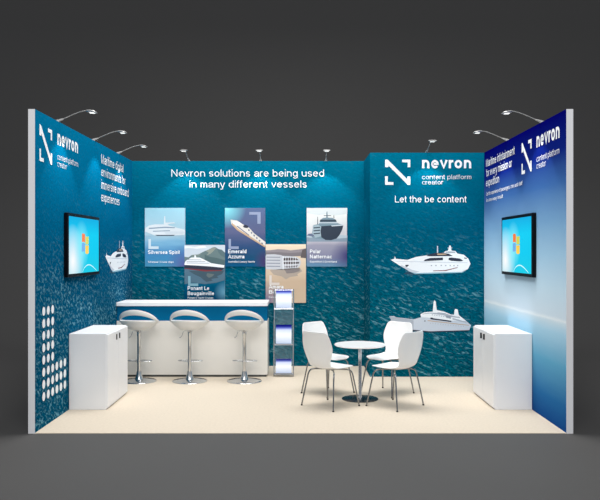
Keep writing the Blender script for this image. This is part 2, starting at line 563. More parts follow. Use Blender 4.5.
# carpet of the stand
mb = MB()
pts = [(-XL, 0), (XR, 0), (XR, CABY), (CX, CABY), (CX, DEPTH), (-XL, DEPTH)]
n = len(pts)
mb.add([(x, y, 0) for x, y in pts], [tuple(range(n))], CARPET)
mb.add([(x, y, -.006) for x, y in pts], [tuple(range(n))[::-1]], CARPET)
mb.add([(x, y, 0) for x, y in pts] + [(x, y, -.006) for x, y in pts], [(i, n + i, n + (i + 1) % n, (i + 1) % n) for i in range(n)], CARPET)
tag(mb.build('carpet'), 'beige low-pile carpet covering the whole floor of the exhibition stand', 'carpet')

# ------------------------------------------------------------------ prints on the walls
mb = MB()
a0, b0 = back_uv(171.4, 176.6); a1, _ = back_uv(324, 176.6)
letters(mb, BACKP, 'Nevron solutions are being used', a0, a1, b0, 0.105, PRINTW)
mb.build('headline_lettering', wb)
mb = MB()
a0, b0 = back_uv(189.6, 187.6); a1, _ = back_uv(306.7, 187.6)
letters(mb, BACKP, 'in many different vessels', a0, a1, b0, 0.105, PRINTW)
mb.build('headline_lettering', wb)

a0, b0 = back_uv(385.1, 184.8, CABY)
logo(wc, CABP, a0, b0, 0.337)
mb = MB()
a0, b0 = back_uv(395, 202.4, CABY); a1, _ = back_uv(466.8, 202, CABY)
letters(mb, CABP, 'Let the be content', a0, a1, b0, 0.09, PRINTW)
mb.build('slogan_lettering', wc)

u0, v0 = left_uv(39.3, 162)
logo(wl, LEFTP, u0, 2.535, 0.345)
u1, _ = right_uv(521.8, 170)
logo(wr, RIGHTP, u1, 2.535, 0.345)

def lines(parent, pl, fn, rows, name, h, bold):
    for body, x0, x1, z in rows:
        mb = MB()
        letters(mb, pl, body, fn(x0, 0)[0], fn(x1, 0)[0], z, h, PRINTW, bold)
        mb.build(name, parent)
lines(wl, LEFTP, left_uv, [('Maritime digital', 101.2, 123, 2.770), ('environments for', 101.2, 125.2, 2.612),
      ('immersive onboard', 101.2, 128.2, 2.455), ('experiences', 101.2, 119.2, 2.30)], 'headline_lettering', 0.115, 0.085)
lines(wr, RIGHTP, right_uv, [('Maritime infotainment', 486.2, 515.2, 2.795), ('for every mission or', 486.2, 512.4, 2.665),
      ('expedition', 486.2, 499.3, 2.535)], 'headline_lettering', 0.10, 0.085)
lines(wr, RIGHTP, right_uv, [('Let the experience of passengers, crew and staff', 486.6, 523.2, 2.415), ('in one easy result.', 486.6, 503.6, 2.33)], 'small_lettering', 0.048, 0.09)

# white dots on the left wall
mb = MB()
for r in range(8):
    for c in range(6):
        if c > 2 and r < 5: continue
        cy = 1.3 * (5.344 + 0.096 * c) - CAMD
        cz = 1.108 - 0.1166 * r
        vs = [LEFTP.p(cy + 0.040 * math.cos(2 * math.pi * k / 24), cz + 0.043 * math.sin(2 * math.pi * k / 24), 0.002) for k in range(24)]
        mb.add(vs, [tuple(range(24))], PRINTW)
tag(mb.build('dot_pattern', wl), 'rows of white dots in an L shape')

# yachts printed on the sea
SHADE = mat('ship_shade_print', (168, 176, 188), 0.5)
NAVY = mat('ship_navy_print', (22, 32, 56), 0.5)
HULLW = mat('ship_white_print', (236, 240, 244), 0.5)
HULLG = mat('ship_grey_print', (196, 204, 216), 0.5)
TAN = mat('ship_tan_print', (190, 160, 130), 0.5)
RED = mat('ship_red_print', (120, 40, 50), 0.5)
FOAM = mat('foam_print', (140, 190, 205), 0.6)

def yacht(parent, pl, X, sx=1.0):
    mb = MB()
    q = lambda pts, m, l: poly(mb, pl, pts, m, l, X)
    q([(150, 182), (120, 200), (210, 205), (330, 192), (300, 180)], mat('wake_shadow_print', (0, 62, 88), .5), .0012)
    q([(38, 100), (62, 92), (66, 74), (72, 92), (150, 100), (205, 80), (280, 68), (330, 52), (395, 50), (398, 40), (425, 34), (470, 38), (482, 55), (525, 64),
       (556, 92), (570, 128), (553, 164), (512, 184), (330, 188), (205, 192), (165, 183), (138, 165), (100, 142)], HULLW, .0016)
    q([(347, 2), (353, 2), (355, 55), (346, 55)], HULLG, .0018)
    q([(428, 0), (438, 0), (440, 14), (452, 16), (440, 20), (446, 40), (418, 40), (424, 20), (414, 16), (427, 14)], HULLW, .0018)
    q([(275, 72), (298, 60), (335, 51), (375, 50), (425, 57), (452, 73), (300, 75)], NAVY, .0020)
    q([(345, 56), (395, 56), (415, 64), (352, 66)], TAN, .0022)
    q([(258, 106), (266, 98), (300, 87), (386, 84), (386, 102), (300, 107), (262, 109)], NAVY, .0020)
    q([(424, 86), (445, 84), (500, 91), (522, 107), (500, 111), (442, 107), (424, 100)], NAVY, .0020)
    q([(525, 84), (548, 86), (546, 92), (530, 91)], NAVY, .0020)
    q([(398, 44), (425, 40), (465, 42), (472, 52), (410, 52)], SHADE, .0020)
    q([(134, 136), (158, 134), (156, 142), (146, 150), (138, 148)], NAVY, .0020)
    q([(66, 108), (150, 108), (250, 112), (550, 118), (550, 121), (250, 117), (150, 112), (80, 112)], HULLG, .0019)
    q([(100, 142), (138, 165), (165, 183), (205, 192), (230, 182), (180, 170), (140, 150), (110, 136)], HULLG, .0019)
    q([(320, 175), (400, 172), (482, 152), (484, 156), (404, 178), (322, 180)], RED, .0021)
    for x in (305, 335, 370, 400, 430, 455, 480):
        q([(x, 136), (x + 9, 136), (x + 9, 144), (x, 144)], SHADE, .0021)
    q([(165, 183), (205, 192), (330, 188), (512, 184), (540, 176), (512, 190), (330, 197), (200, 199)], FOAM, .0014)
    return mb.build('yacht_print', parent)
def X1(a, b):
    return back_uv(385 + a / 6.667, 245.6 + b * .95 / 6.667, CABY)
tag(yacht(wc, CABP, X1), 'white motor yacht picture')
def X2(a, b):
    return (left_uv(105.2, 0)[0] + (a - 38) / 530.0 * 1.21, 1.615 - (b - 100) / 530.0 * 1.21 * 0.93)
tag(yacht(wl, LEFTP, X2), 'white motor yacht picture')

def liner(parent, pl, X):
    mb = MB()
    q = lambda pts, m, l: poly(mb, pl, pts, m, l, X)
    q([(28, 122), (60, 120), (72, 128), (190, 142), (240, 128), (236, 108), (262, 95), (320, 90), (345, 80), (398, 92), (440, 110), (492, 114), (540, 152), (574, 182), (562, 214), (300, 222), (185, 212), (60, 190)], HULLG, .0016)
    q([(28, 122), (190, 148), (190, 212), (60, 190)], SHADE, .0018)
    q([(240, 128), (236, 108), (262, 95), (320, 90), (345, 80), (398, 92), (440, 110), (492, 114), (540, 152), (440, 150), (300, 132)], HULLW, .0019)
    q([(318, 92), (324, 26), (330, 14), (338, 24), (346, 88)], HULLW, .0020)
    q([(460, 112), (464, 78), (470, 72), (484, 76), (492, 116)], HULLW, .0020)
    q([(300, 132), (312, 130), (330, 136), (442, 152), (442, 160), (305, 142)], NAVY, .0022)
    q([(284, 148), (560, 180), (560, 184), (284, 153)], TAN, .0022)
    q([(262, 150), (270, 150), (270, 156), (262, 156)], NAVY, .0022)
    q([(350, 96), (400, 100), (440, 118), (500, 126), (500, 134), (430, 126), (350, 106)], SHADE, .0021)
    q([(400, 110), (440, 122), (440, 138), (410, 132)], mat('ship_mid_print', (140, 146, 158), .5), .0022)
    q([(450, 132), (540, 158), (545, 166), (450, 144)], SHADE, .0021)
    q([(250, 104), (300, 98), (398, 100), (440, 114), (500, 130), (500, 134), (430, 120), (300, 103), (250, 109)], SHADE, .0024)
    for k in range(14):
        x = 300 + k * 17
        q([(x, 166 + k * 1.6), (x + 5, 166 + k * 1.6), (x + 5, 171 + k * 1.6), (x, 171 + k * 1.6)], SHADE, .0023)
    for k in range(9):
        x = 312 + k * 15
        q([(x, 109 + k * 2.2), (x + 8, 110 + k * 2.2), (x + 8, 115 + k * 2.2), (x, 114 + k * 2.2)], SHADE, .0023)
    q([(185, 212), (300, 222), (562, 214), (560, 220), (300, 230), (185, 220)], NAVY, .0017)
    return mb.build('cruise_ship_print', parent)
def X3(a, b):
    return back_uv(385 + a / 6.667, 298 + b / 6.667, CABY)
tag(liner(wc, CABP, X3), 'pale grey cruise ship picture')

# ------------------------------------------------------------------ posters on the back wall
PW, PH = 0.593, 0.857
def corner_marks(mb, pl, X, m, bl=True, tr=True):
    t = .05
    if bl:
        poly(mb, pl, [(.09, .30), (.09, .47), (.15, .47), (.15, .345), (.34, .345), (.34, .30)], m, .0145, X)
    if tr:
        poly(mb, pl, [(.60, .93), (.88, .93), (.88, .73), (.80, .73), (.80, .885), (.60, .885)], m, .0145, X)

def poster(px, py, label, material, art, title, sub, marks=(True, True), mcol=None, tb=.155):
    u0, v1 = back_uv(px, py)
    v0 = v1 - PH
    mb = MB()
    mb.box(u0, u0 + PW - 0.004, DEPTH - 0.012, DEPTH, v0, v1, ALU, {'-y': material})
    root = mb.build('poster', merge=False)
    tag(root, label, 'poster', 'ship posters on the back wall')
    X = lambda a, b: (u0 + a * PW, v0 + b * PH)
    mb = MB(); art(lambda pts, m, l=.0130: poly(mb, BACKP, pts, m, l, X))
    mb.build('ship_picture', root)
    if any(marks):
        if marks[0]:
            mb = MB(); corner_marks(mb, BACKP, X, mcol or INKG, True, False); mb.build('corner_mark', root)
        if marks[1]:
            mb = MB(); corner_marks(mb, BACKP, X, mcol or INKG, False, True); mb.build('corner_mark', root)
    for k, (t, wd) in enumerate(title):
        mb = MB()
        z = tb + .088 * (len(title) - 1 - k)
        letters(mb, BACKP, t, X(.08, 0)[0], X(.08 + wd, 0)[0], X(0, z)[1], .055, PRINTW, .125, .0148)
        mb.build('title_lettering', root)
    mb = MB()
    letters(mb, BACKP, sub[0], X(.08, 0)[0], X(.08 + sub[1], 0)[0], X(0, sub[2])[1], .026, PRINTW, .11, .0148)
    mb.build('subtitle_lettering', root)
    return root

def pm(name, rgb): return mat(name, rgb, 0.5)
def pu(px): return back_uv(px, 0)[0]
def pv(py): return back_uv(0, py)[1]

def art1(q):
    q([(.0, .60), (.02, .66), (.10, .70), (.25, .72), (.47, .72), (.48, .86), (.50, .86), (.51, .75), (.72, .755), (.76, .74), (.56, .725), (.60, .70), (.80, .66), (.98, .63), (1, .60), (.98, .545), (.75, .53), (.25, .53)], pm('pale_ship_print', (206, 214, 220)))
    q([(.10, .66), (.50, .68), (.74, .67), (.74, .655), (.50, .66), (.10, .64)], pm('pale_ship_shade', (118, 142, 164)), .0133)
    q([(.20, .61), (.62, .62), (.62, .605), (.20, .595)], pm('pale_ship_shade', (110, 118, 130)), .0133)
    q([(.48, .60), (.98, .60), (.97, .555), (.52, .545)], pm('pale_ship_hull', (196, 206, 214)), .0133)
    q([(.25, .54), (.75, .54), (.70, .525), (.30, .525)], NAVY, .0134)
    q([(.0, .53), (1, .53), (1, .515), (0, .515)], pm('pale_sea_line', (150, 180, 198)), .0131)
def art2(q):
    q([(0, 1), (1, 1), (1, .74), (0, .74)], pm('cloud_print', (196, 206, 216)), .0125)
    q([(0, .985), (.25, .97), (.50, .99), (.55, .955), (.30, .935), (.10, .95), (0, .94)], pm('cloud_light_print', (228, 232, 236)), .0126)
    q([(0, .80), (.10, .79), (.18, .83), (.34, .84), (.48, .89), (.60, .925), (.70, .96), (.76, .965), (.84, .93), (.92, .92), (1, .87), (1, .60), (0, .60)], pm('hill_print', (96, 118, 120)), .0128)
    q([(.18, .83), (.34, .84), (.42, .865), (.36, .80), (.20, .79)], pm('hill_mid_print', (116, 132, 126)), .0129)
    q([(.52, .90), (.62, .925), (.72, .955), (.78, .95), (.72, .90), (.64, .85), (.54, .82), (.60, .87)], pm('hill_light_print', (138, 146, 136)), .0129)
    q([(.80, .94), (.92, .91), (1, .86), (1, .78), (.90, .82), (.84, .87)], pm('hill_shade_print', (78, 104, 110)), .0129)
    q([(.50, .84), (.62, .80), (.80, .78), (1, .74), (1, .66), (.5, .66)], pm('hill_low_print', (70, 96, 100)), .0129)
    q([(0, .645), (1, .645), (1, .40), (.8, .36), (.5, .33), (.2, .36), (0, .33)], pm('calm_water_print', (70, 104, 124)), .0130)
    q([(.10, .56), (.98, .565), (.92, .50), (.80, .47), (.84, .44), (.66, .42), (.70, .39), (.54, .37), (.46, .41), (.40, .45), (.24, .50)], pm('dark_reflection_print', (52, 78, 92)), .0131)
    q([(.56, .52), (.74, .50), (.68, .46), (.60, .44), (.54, .48)], pm('warm_reflection_print', (92, 104, 104)), .01315)
    q([(0, .68), (.03, .73), (.10, .755), (.16, .785), (.26, .79), (.38, .785), (.46, .76), (.56, .725), (.66, .69), (.985, .655), (.97, .60), (.55, .62), (0, .63)], HULLW, .0133)
    q([(0, .66), (.30, .65), (.62, .635), (.985, .61), (.93, .57), (.50, .555), (0, .60)], NAVY, .0134)
    q([(0, .605), (.55, .575), (.92, .572), (.92, .558), (.50, .548), (0, .595)], RED, .0135)
    for k in range(3):
        z = .755 - k * .028; x1 = .40 + k * .10
        q([(.05, z), (x1, z - .005), (x1 + .03, z - .014), (.05, z - .010)], pm('ship_mid_print', (110, 118, 130)), .0135)
    q([(.24, .79), (.25, .83), (.27, .83), (.29, .79)], HULLW, .0133)
def art3(q):
    q([(.14, .80), (.16, .72), (.30, .62), (.98, .35), (1, .345), (1, .42), (.72, .565), (.60, .66), (.48, .705), (.30, .785)], pm('cream_hull_print', (214, 210, 204)))
    q([(.16, .72), (.30, .62), (.98, .33), (1, .33), (1, .35), (.34, .64), (.18, .745)], TAN, .0133)
    q([(.44, .69), (.50, .715), (.58, .69), (.56, .655), (.47, .665)], NAVY, .0134)
    q([(.20, .775), (.36, .755), (.42, .72), (.30, .70), (.20, .745)], HULLW, .0134)
    for k in range(6):
        x = .58 + k * .065
        q([(x, .64 - k * .045), (x + .035, .625 - k * .045), (x + .02, .60 - k * .045), (x - .01, .62 - k * .045)], pm('slate_print', (88, 100, 128)), .0135)
    q([(.30, .70), (.60, .54), (.60, .525), (.29, .685)], pm('slate_print', (110, 118, 130)), .0135)
def art4(q):
    q([(0, .895), (.14, .90), (.30, .915), (.46, .91), (.62, .895), (.80, .91), (1, .93), (1, .80), (0, .78)], pm('grey_hill_print', (140, 132, 138)), .0128)
    q([(0, .86), (.30, .865), (.60, .85), (1, .87), (1, .80), (0, .78)], pm('shore_print', (118, 112, 118)), .01285)
    q([(.90, .90), (1, .93), (1, .76), (.86, .77), (.88, .84)], pm('dark_hill_print', (88, 80, 82)), .0129)
    q([(.10, .56), (.84, .60), (.90, .54), (.78, .49), (.80, .46), (.60, .44), (.50, .40), (.40, .45), (.20, .48)], pm('boat_reflection_print', (172, 158, 146)), .0130)
    q([(.46, .57), (.84, .59), (.84, .54), (.70, .51), (.52, .50)], pm('boat_dark_reflection_print', (128, 120, 120)), .01305)
    q([(0, .80), (.02, .825), (.20, .83), (.38, .815), (.42, .80), (.62, .795), (.76, .785), (.84, .75), (.87, .70), (.85, .63), (.78, .585), (.60, .565), (.40, .56), (0, .575)], pm('river_boat_print', (196, 198, 206)))
    for k in range(4):
        z = .775 - k * .052
        q([(.02, z + .014), (.36, z + .010), (.36, z - .008), (.02, z - .004)], pm('ship_mid_print', (110, 118, 130)), .0133)
    q([(.42, .765), (.62, .77), (.76, .76), (.81, .73), (.60, .722), (.44, .72)], pm('brown_window_print', (70, 60, 66)), .0134)
    q([(.44, .695), (.60, .70), (.83, .695), (.82, .67), (.60, .66), (.45, .66)], pm('brown_window_print', (70, 60, 66)), .0134)
    q([(.46, .63), (.60, .63), (.80, .64), (.76, .61), (.60, .60), (.48, .60)], pm('grey_window_print', (112, 108, 116)), .0134)
    for x in (.49, .55, .61, .67, .73):
        q([(x, .78), (x + .010, .78), (x + .010, .59), (x, .59)], HULLW, .0136)
    q([(.42, .795), (.44, .795), (.44, .565), (.42, .565)], HULLW, .0136)
def art5(q):
    q([(0, 1), (1, 1), (1, .90), (.7, .87), (.5, .90), (.3, .88), (0, .91)], pm('overcast_print', (200, 210, 214)), .0126)
    q([(0, .54), (.10, .55), (.20, .53), (.5, .50), (.8, .54), (1, .53), (1, .425), (0, .425)], pm('ice_water_print', (172, 188, 200)), .0128)
    q([(0, .50), (.3, .48), (.6, .47), (1, .49), (1, .425), (0, .425)], pm('ice_shadow_print', (128, 146, 164)), .0129)
    q([(.12, .50), (.14, .62), (.17, .71), (.30, .725), (.33, .765), (.34, .80), (.40, .83), (.48, .835), (.485, .92), (.495, .94), (.51, .94), (.52, .835), (.64, .83), (.72, .80), (.74, .755), (.80, .73), (.90, .715), (.86, .60), (.70, .48), (.40, .47), (.20, .48)], pm('ship_teal_grey_print', (110, 136, 150)))
    q([(.33, .80), (.72, .80), (.74, .765), (.32, .765)], pm('bridge_window_print', (36, 56, 72)), .0134)
    q([(.30, .755), (.76, .755), (.76, .74), (.30, .74)], HULLG, .0134)
    q([(.36, .69), (.60, .70), (.905, .72), (.88, .64), (.82, .55), (.74, .48), (.60, .45), (.46, .455), (.36, .50), (.34, .60)], pm('dark_hull_print', (18, 38, 60)), .0134)
    q([(.60, .70), (.905, .72), (.895, .70), (.62, .685)], HULLG, .0135)
    q([(.15, .70), (.28, .715), (.36, .68), (.36, .52), (.22, .49), (.14, .52)], pm('ship_light_side_print', (150, 170, 182)), .0133)
    for k in range(3):
        q([(.17, .67 - k * .05), (.33, .68 - k * .05), (.33, .66 - k * .05), (.17, .65 - k * .05)], pm('bridge_window_print', (36, 56, 72)), .0135)
    q([(.42, .875), (.60, .875), (.60, .865), (.42, .865)], pm('bridge_window_print', (36, 56, 72)), .0134)
    q([(.26, .72), (.265, .85), (.275, .85), (.28, .72)], pm('bridge_window_print', (36, 56, 72)), .0134)
    q([(.66, .83), (.665, .88), (.675, .88), (.68, .83)], pm('bridge_window_print', (36, 56, 72)), .0134)
    q([(0, .53), (.05, .56), (.12, .565), (.18, .53), (.20, .51)], pm('slate_print', (88, 100, 128)), .0136)

P1 = grad_print('poster_print_pale_blue', pv(266.5), pv(208), [(0, (70, 140, 175)), (.22, (66, 130, 178)), (.42, (120, 170, 200)), (.55, (164, 194, 208)), (.75, (160, 196, 212)), (1, (150, 200, 218))], .15,
                corner=[(pu(184) + DEPTH, pv(264), .28, (86, 92, 150))])
P2 = grad_print('poster_print_dark_teal', pv(303), pv(245), [(0, (6, 58, 96)), (.3, (4, 84, 116)), (.45, (40, 110, 136)), (1, (90, 130, 140))], .1,
                corner=[(pu(224) + DEPTH, pv(292), .16, (104, 160, 186))])
P3 = grad_print('poster_print_slate', pv(266.5), pv(208), [(0, (20, 84, 124)), (.15, (34, 76, 110)), (.35, (52, 78, 118)), (.6, (92, 98, 132)), (1, (86, 104, 140))], .15,
                corner=[(pu(225) + DEPTH, pv(208), .30, (130, 214, 226)), (pu(266) + DEPTH, pv(262), .20, (78, 56, 100))])
P4 = grad_print('poster_print_beige', pv(303), pv(244), [(0, (206, 184, 160)), (.35, (200, 176, 152)), (.6, (216, 196, 172)), (.85, (226, 206, 182)), (1, (226, 212, 190))], .15,
                corner=[(pu(266) + DEPTH, pv(300), .30, (130, 120, 150))])
P5 = grad_print('poster_print_lavender', pv(266.5), pv(208), [(0, (96, 140, 172)), (.15, (130, 132, 160)), (.35, (150, 150, 168)), (.44, (190, 186, 196)), (1, (226, 232, 230))], .1,
                corner=[(pu(347) + DEPTH, pv(256), .26, (62, 62, 118))])
poster(145, 208, 'pale blue poster of a large cruise ship, leftmost of the row above the bar', P1, art1, [('Silversea Spirit', .79)], ('Silversea | Cruise ships', .63, .065), (True, False), pm('mark_light', (196, 212, 222)), tb=.215)
poster(184.6, 245, 'dark teal poster of a white yacht before mountains, hanging just above the bar top', P2, art2, [('Ponant Le', .53), ('Bougainville', .65)], ('Ponant | Yacht Cruises', .63, .085), (True, False), pm('mark_teal', (120, 164, 180)), tb=.145)
poster(225, 208, 'slate blue poster of a yacht running diagonally, titled Emerald Azzurra', P3, art3, [('Emerald', .45), ('Azzurra', .40)], ('Australia | Luxury Yachts', .66, .07), (True, True), pm('mark_slate', (138, 150, 180)), tb=.14)
poster(265.7, 244.2, 'beige poster of a river boat on calm water, behind the brochure rack', P4, art4, [('Amara', .36), ('Bella', .34)], ('Europe | River Cruises', .60, .085), (True, False), pm('mark_beige', (214, 204, 198)), tb=.155)
poster(306.7, 208, 'grey and lavender poster of a dark-hulled ship seen from the bow, rightmost of the row', P5, art5, [('Polar', .27), ('Natternac', .54)], ('Expedition | Greenland', .66, .07), (False, False), tb=.14)

# ------------------------------------------------------------------ wall screens
SCREEN = None
def television(side, label):
    yn, yf = (0.82, 2.01) if side < 0 else (0.85, 2.01)          # ends along the wall
    z0, z1 = 1.408, 2.086
    xw_ = XR if side > 0 else XL
    x_w, x_f = xw_ - 0.001, xw_ - 0.042
    pl = Plane((-x_f, 0, 0), (0, 1, 0), (1, 0, 0)) if side < 0 else Plane((x_f, 0, 0), (0, -1, 0), (-1, 0, 0))
    root = empty('television', (0, 0, 0))
    tag(root, label, 'television', 'televisions on the side walls')
    mb = MB()
    xa, xb = sorted((side * x_w, side * x_f))
    mb.box(xa, xb, yn, yf, z0, z1, BLACK)
    mb.build('bezel', root, bevel=0.006)
    cy, cz = (yn + yf) / 2, (z0 + z1) / 2
    U = (lambda t: yn + 0.035 + t * (yf - yn - 0.07)) if side < 0 else (lambda t: -(yf - 0.035 - t * (yf - yn - 0.07)))
    V = lambda t: z0 + 0.035 + t * (z1 - z0 - 0.07)
    mb = MB()
    # u in the material is x + y of the object
    xs = side * x_f
    lu = (lambda t: U(t) + xs) if side < 0 else (lambda t: -U(t) + xs)
    m = grad_print('screen_picture_' + ('a' if side < 0 else 'b'), V(0), V(1), [(0, (20, 205, 232)), (.35, (0, 205, 242)), (.7, (0, 208, 246)), (1, (0, 176, 230))], 0.05, emit=True,
                   corner=[(lu(.12), V(.22), .40, (255, 255, 255)), (lu(.40), V(.50), .28, (140, 242, 255))])
    poly(mb, pl, [(U(0), V(0)), (U(1), V(0)), (U(1), V(1)), (U(0), V(1))], m, .0008)
    scr = mb.build('screen', root)
    X = lambda a, b: (U(a), V(b))
    mb = MB()
    def em(n, c):
        return mat(n, (0, 0, 0), .3, emit=c, estr=1.0)
    def wave(a0, a1, b0, b1):
        top = []; bot = []
        for i in range(9):
            a = a0 + (a1 - a0) * i / 8
            w_ = .02 * math.sin((a - .38) / .26 * 2 * math.pi)
            top.append((a, b1 + w_)); bot.append((a, b0 + w_))
        return top + bot[::-1]
    poly(mb, pl, wave(.40, .505, .545, .70), em('flag_red', (250, 120, 35)), .0012, X)
    poly(mb, pl, wave(.52, .63, .535, .68), em('flag_green', (215, 214, 70)), .0012, X)
    poly(mb, pl, wave(.395, .50, .37, .525), em('flag_blue', (110, 170, 230)), .0012, X)
    poly(mb, pl, wave(.515, .63, .36, .515), em('flag_yellow', (255, 205, 40)), .0012, X)
    mb.build('flag_mark', scr)
    mb = MB()
    arc = []
    for i in range(15):
        a = .42 + .50 * i / 14
        arc.append((a, .02 + .13 * math.sin(math.pi * min(1, (i / 14) ** .8))))
    poly(mb, pl, arc + [(a, b - .012 - .01 * math.sin(math.pi * k / 14)) for k, (a, b) in list(enumerate(arc))[::-1]], em('screen_swoosh', (190, 245, 255)), .0011, X)
    mb.build('swoosh_line', scr)
    return root
television(-1, 'black-framed television with a bright blue screen on the left sea-print wall')
television(1, 'black-framed television with a bright blue screen on the pale right wall')

# ------------------------------------------------------------------ bar counter
bx0, bx1 = -XL + 0.004, -0.434
by = 2.98
root = tag(empty('bar_counter', ((bx0 + bx1) / 2, by, 0)), 'long white bar counter with a teal band under its top, against the left wall', 'counter')
def local(o, r):
    o.parent = r
    o.matrix_parent_inverse = Matrix.Translation(-Vector(r.location))
mb = MB(); mb.box(bx0, bx1 + 0.004, by - 0.02, by + 0.50, 0.948, 0.998, WHITE); local(mb.build('countertop', bevel=0.004), root)
mb = MB(); mb.box(bx0, bx1 - 0.006, by + 0.025, by + 0.42, 0.748, 0.948, TEALP); local(mb.build('fascia'), root)
mb = MB(); mb.box(bx0, bx1, by, by + 0.44, 0.03, 0.748, BARW); local(mb.build('front_panel', bevel=0.002), root)
mb = MB(); mb.box(bx0 + .005, bx1 - 0.02, by + 0.02, by + 0.42, 0.0, 0.03, DCHROME); local(mb.build('plinth'), root)

# ------------------------------------------------------------------ bar stools
def make_stool():
    root = empty('bar_stool')
    tag(root, '', 'stool', 'bar stools along the bar counter')
    mb = MB(); mb.lathe([(.0, .0), (.222, .0), (.224, .006), (.218, .012), (.12, .022), (.055, .030), (.0, .030)], CHROME, n=48); mb.build('base', root)
    mb = MB(); mb.lathe([(.056, .026), (.050, .045), (.036, .09), (.031, .13), (.0, .13)], CHROME, n=28); mb.build('base_cover', root)
    mb = MB(); mb.lathe([(.024, .12), (.024, .44), (.024, .58), (.0265, .585), (.0265, .64), (.06, .655), (.08, .668), (.0, .668)], CHROME, n=24); mb.build('column', root)
    # seat bowl; the back of the stool is at -y
    n, k = 48, 12
    mb = MB(); vs = [(0, 0, .665)]; fs = []
    A, B = .243, .195
    for j in range(1, k + 1):
        q = j / k
        for i in range(n):
            a = 2 * math.pi * i / n
            fr = .5 + .5 * math.sin(a)                     # 1 at the open front
            z = .660 + (.142 - .060 * fr) * q ** 2.3
            vs.append((A * q ** .92 * math.cos(a), B * q ** .92 * math.sin(a), z))
    for i in range(n):
        fs.append((0, 1 + (i + 1) % n, 1 + i))
    for j in range(k - 1):
        for i in range(n):
            l = (i + 1) % n
            fs.append((1 + j * n + i, 1 + j * n + l, 1 + (j + 1) * n + l, 1 + (j + 1) * n + i))
    mb.add(vs, fs, STOOLW, True)
    mb.build('seat', root, solid=.014)
    # ring shaped backrest that merges with the rim at the sides
    mb = MB(); vs = []; fs = []; n = 72
    for i in range(n):
        a = 2 * math.pi * i / n
        t = -math.sin(a)
        tt = max(t, 0.0)
        tt = (tt * tt + .02) ** .5 - .02 ** .5 if t > 0 else 0.0
        fr = .5 - .5 * t
        zc = .802 - .045 * fr + .118 * tt
        h = .022 + .014 * min(1, max(0, t + .5) / .5) + .040 * tt
        th = .018
        lean = 1 + .05 * tt
        ca, sa = math.cos(a), math.sin(a)
        for (dr, dz) in ((th / 2, -h / 2 + .006), (th / 2, h / 2 - .006), (th / 4, h / 2), (-th / 4, h / 2), (-th / 2, h / 2 - .006), (-th / 2, -h / 2 + .006), (-th / 4, -h / 2), (th / 4, -h / 2)):
            tilt = dz * 0.18 * tt
            vs.append(((.247 * 1.0 + dr + tilt) * ca, (.198 * lean + dr + tilt) * sa, zc + dz))
    for i in range(n):
        j = (i + 1) % n
        for q in range(8):
            l = (q + 1) % 8
            fs.append((i * 8 + q, j * 8 + q, j * 8 + l, i * 8 + l))
    mb.add(vs, fs, STOOLW, True)
    mb.build('backrest', root)
    # footrest loop
    mb = MB()
    pts = [(.160 * math.cos(2 * math.pi * i / 36), .03 + .055 * math.sin(2 * math.pi * i / 36), .262) for i in range(36)]
    mb.tube(pts, .0055, CHROME, 8, closed=True)
    mb.lathe([(.029, .245), (.029, .28), (.0, .28)], CHROME, n=20)
    mb.build('footrest', root)
    mb = MB()
    mb.tube(catmull([(-.02, -.01, .655), (-.07, -.02, .648), (-.085, -.025, .625), (-.10, -.03, .58), (-.125, -.035, .565)]), .0045, CHROME, 8)
    mb.build('height_lever', root)
    return root
st = make_stool()
spots = [(-2.079, 'white ring-back bar stool at the left end of the bar, partly behind the white cupboard', 5),
         (-1.425, 'white ring-back bar stool in the middle of the bar, between the other two', 5),
         (-0.719, 'white ring-back bar stool at the right end of the bar, nearest the brochure rack', 6)]
for i, (x, lab, rz) in enumerate(spots):
    o = st if i == 0 else copy_tree(st)
    o.location = (x, 2.66, 0.0)
    o.rotation_euler = (0, 0, R(-rz))
    o['label'] = lab

# ------------------------------------------------------------------ cupboards by the side walls
def cupboard(side, label):
    W, Dp, H = 0.392, 0.905, 0.807
    yn = 1.3 * 5.924 - CAMD
    cx = side * ((XR if side > 0 else XL) - 0.004 - W / 2)
    root = tag(empty('cupboard', (cx, yn + Dp / 2, 0)), label, 'cupboard', 'white cupboards by the side walls')
    mb = MB()
    mb.box(-W / 2, W / 2, -Dp / 2, Dp / 2, 0.0, H, WHITE)
    mb.build('body', root, bevel=0.003)
    s = -side                                # doors face the middle of the stand
    xf = s * W / 2
    for k in (0, 1):
        y0 = -Dp / 2 + 0.006 + k * (Dp / 2 - 0.002)
        y1 = y0 + Dp / 2 - 0.011
        mb = MB(); xa, xb = sorted((xf, xf + s * 0.016))
        mb.box(xa, xb, y0, y1, 0.02, H - 0.012, WHITE)
        d = mb.build('door', root, bevel=0.002)
        yh = (y1 - 0.075) if k == 0 else (y0 + 0.045)
        xa, xb = sorted((xf + s * 0.016, xf + s * 0.034))
        mb = MB()
        mb.box(xa, xb - .008 * (s > 0) , yh - .008, yh + .008, .700, .762, GUNMETAL)
        mb.build('handle', d)
    return root
cupboard(-1, 'white two-door cupboard against the left wall, in front of the bar')
cupboard(1, 'white two-door cupboard against the right wall')

# ------------------------------------------------------------------ round table
TX, TY = 0.683, 8.262 - CAMD
root = tag(empty('round_table', (TX, TY, 0)), 'small round white table on a single chrome column between four chairs', 'table')
mb = MB(); mb.lathe([(0, .606), (.27, .606), (.286, .610), (.290, .618), (.287, .626), (.0, .627)], PLASTIC, n=64); mb.build('tabletop', root)
mb = MB(); mb.lathe([(.024, .012), (.019, .03), (.019, .590), (.075, .598), (.075, .606), (0, .606)], CHROME, n=28); mb.build('column', root)
mb = MB(); mb.lathe([(0, 0), (.207, 0), (.208, .005), (.20, .010), (.05, .018), (0, .018)], DCHROME, n=56); mb.build('base', root)

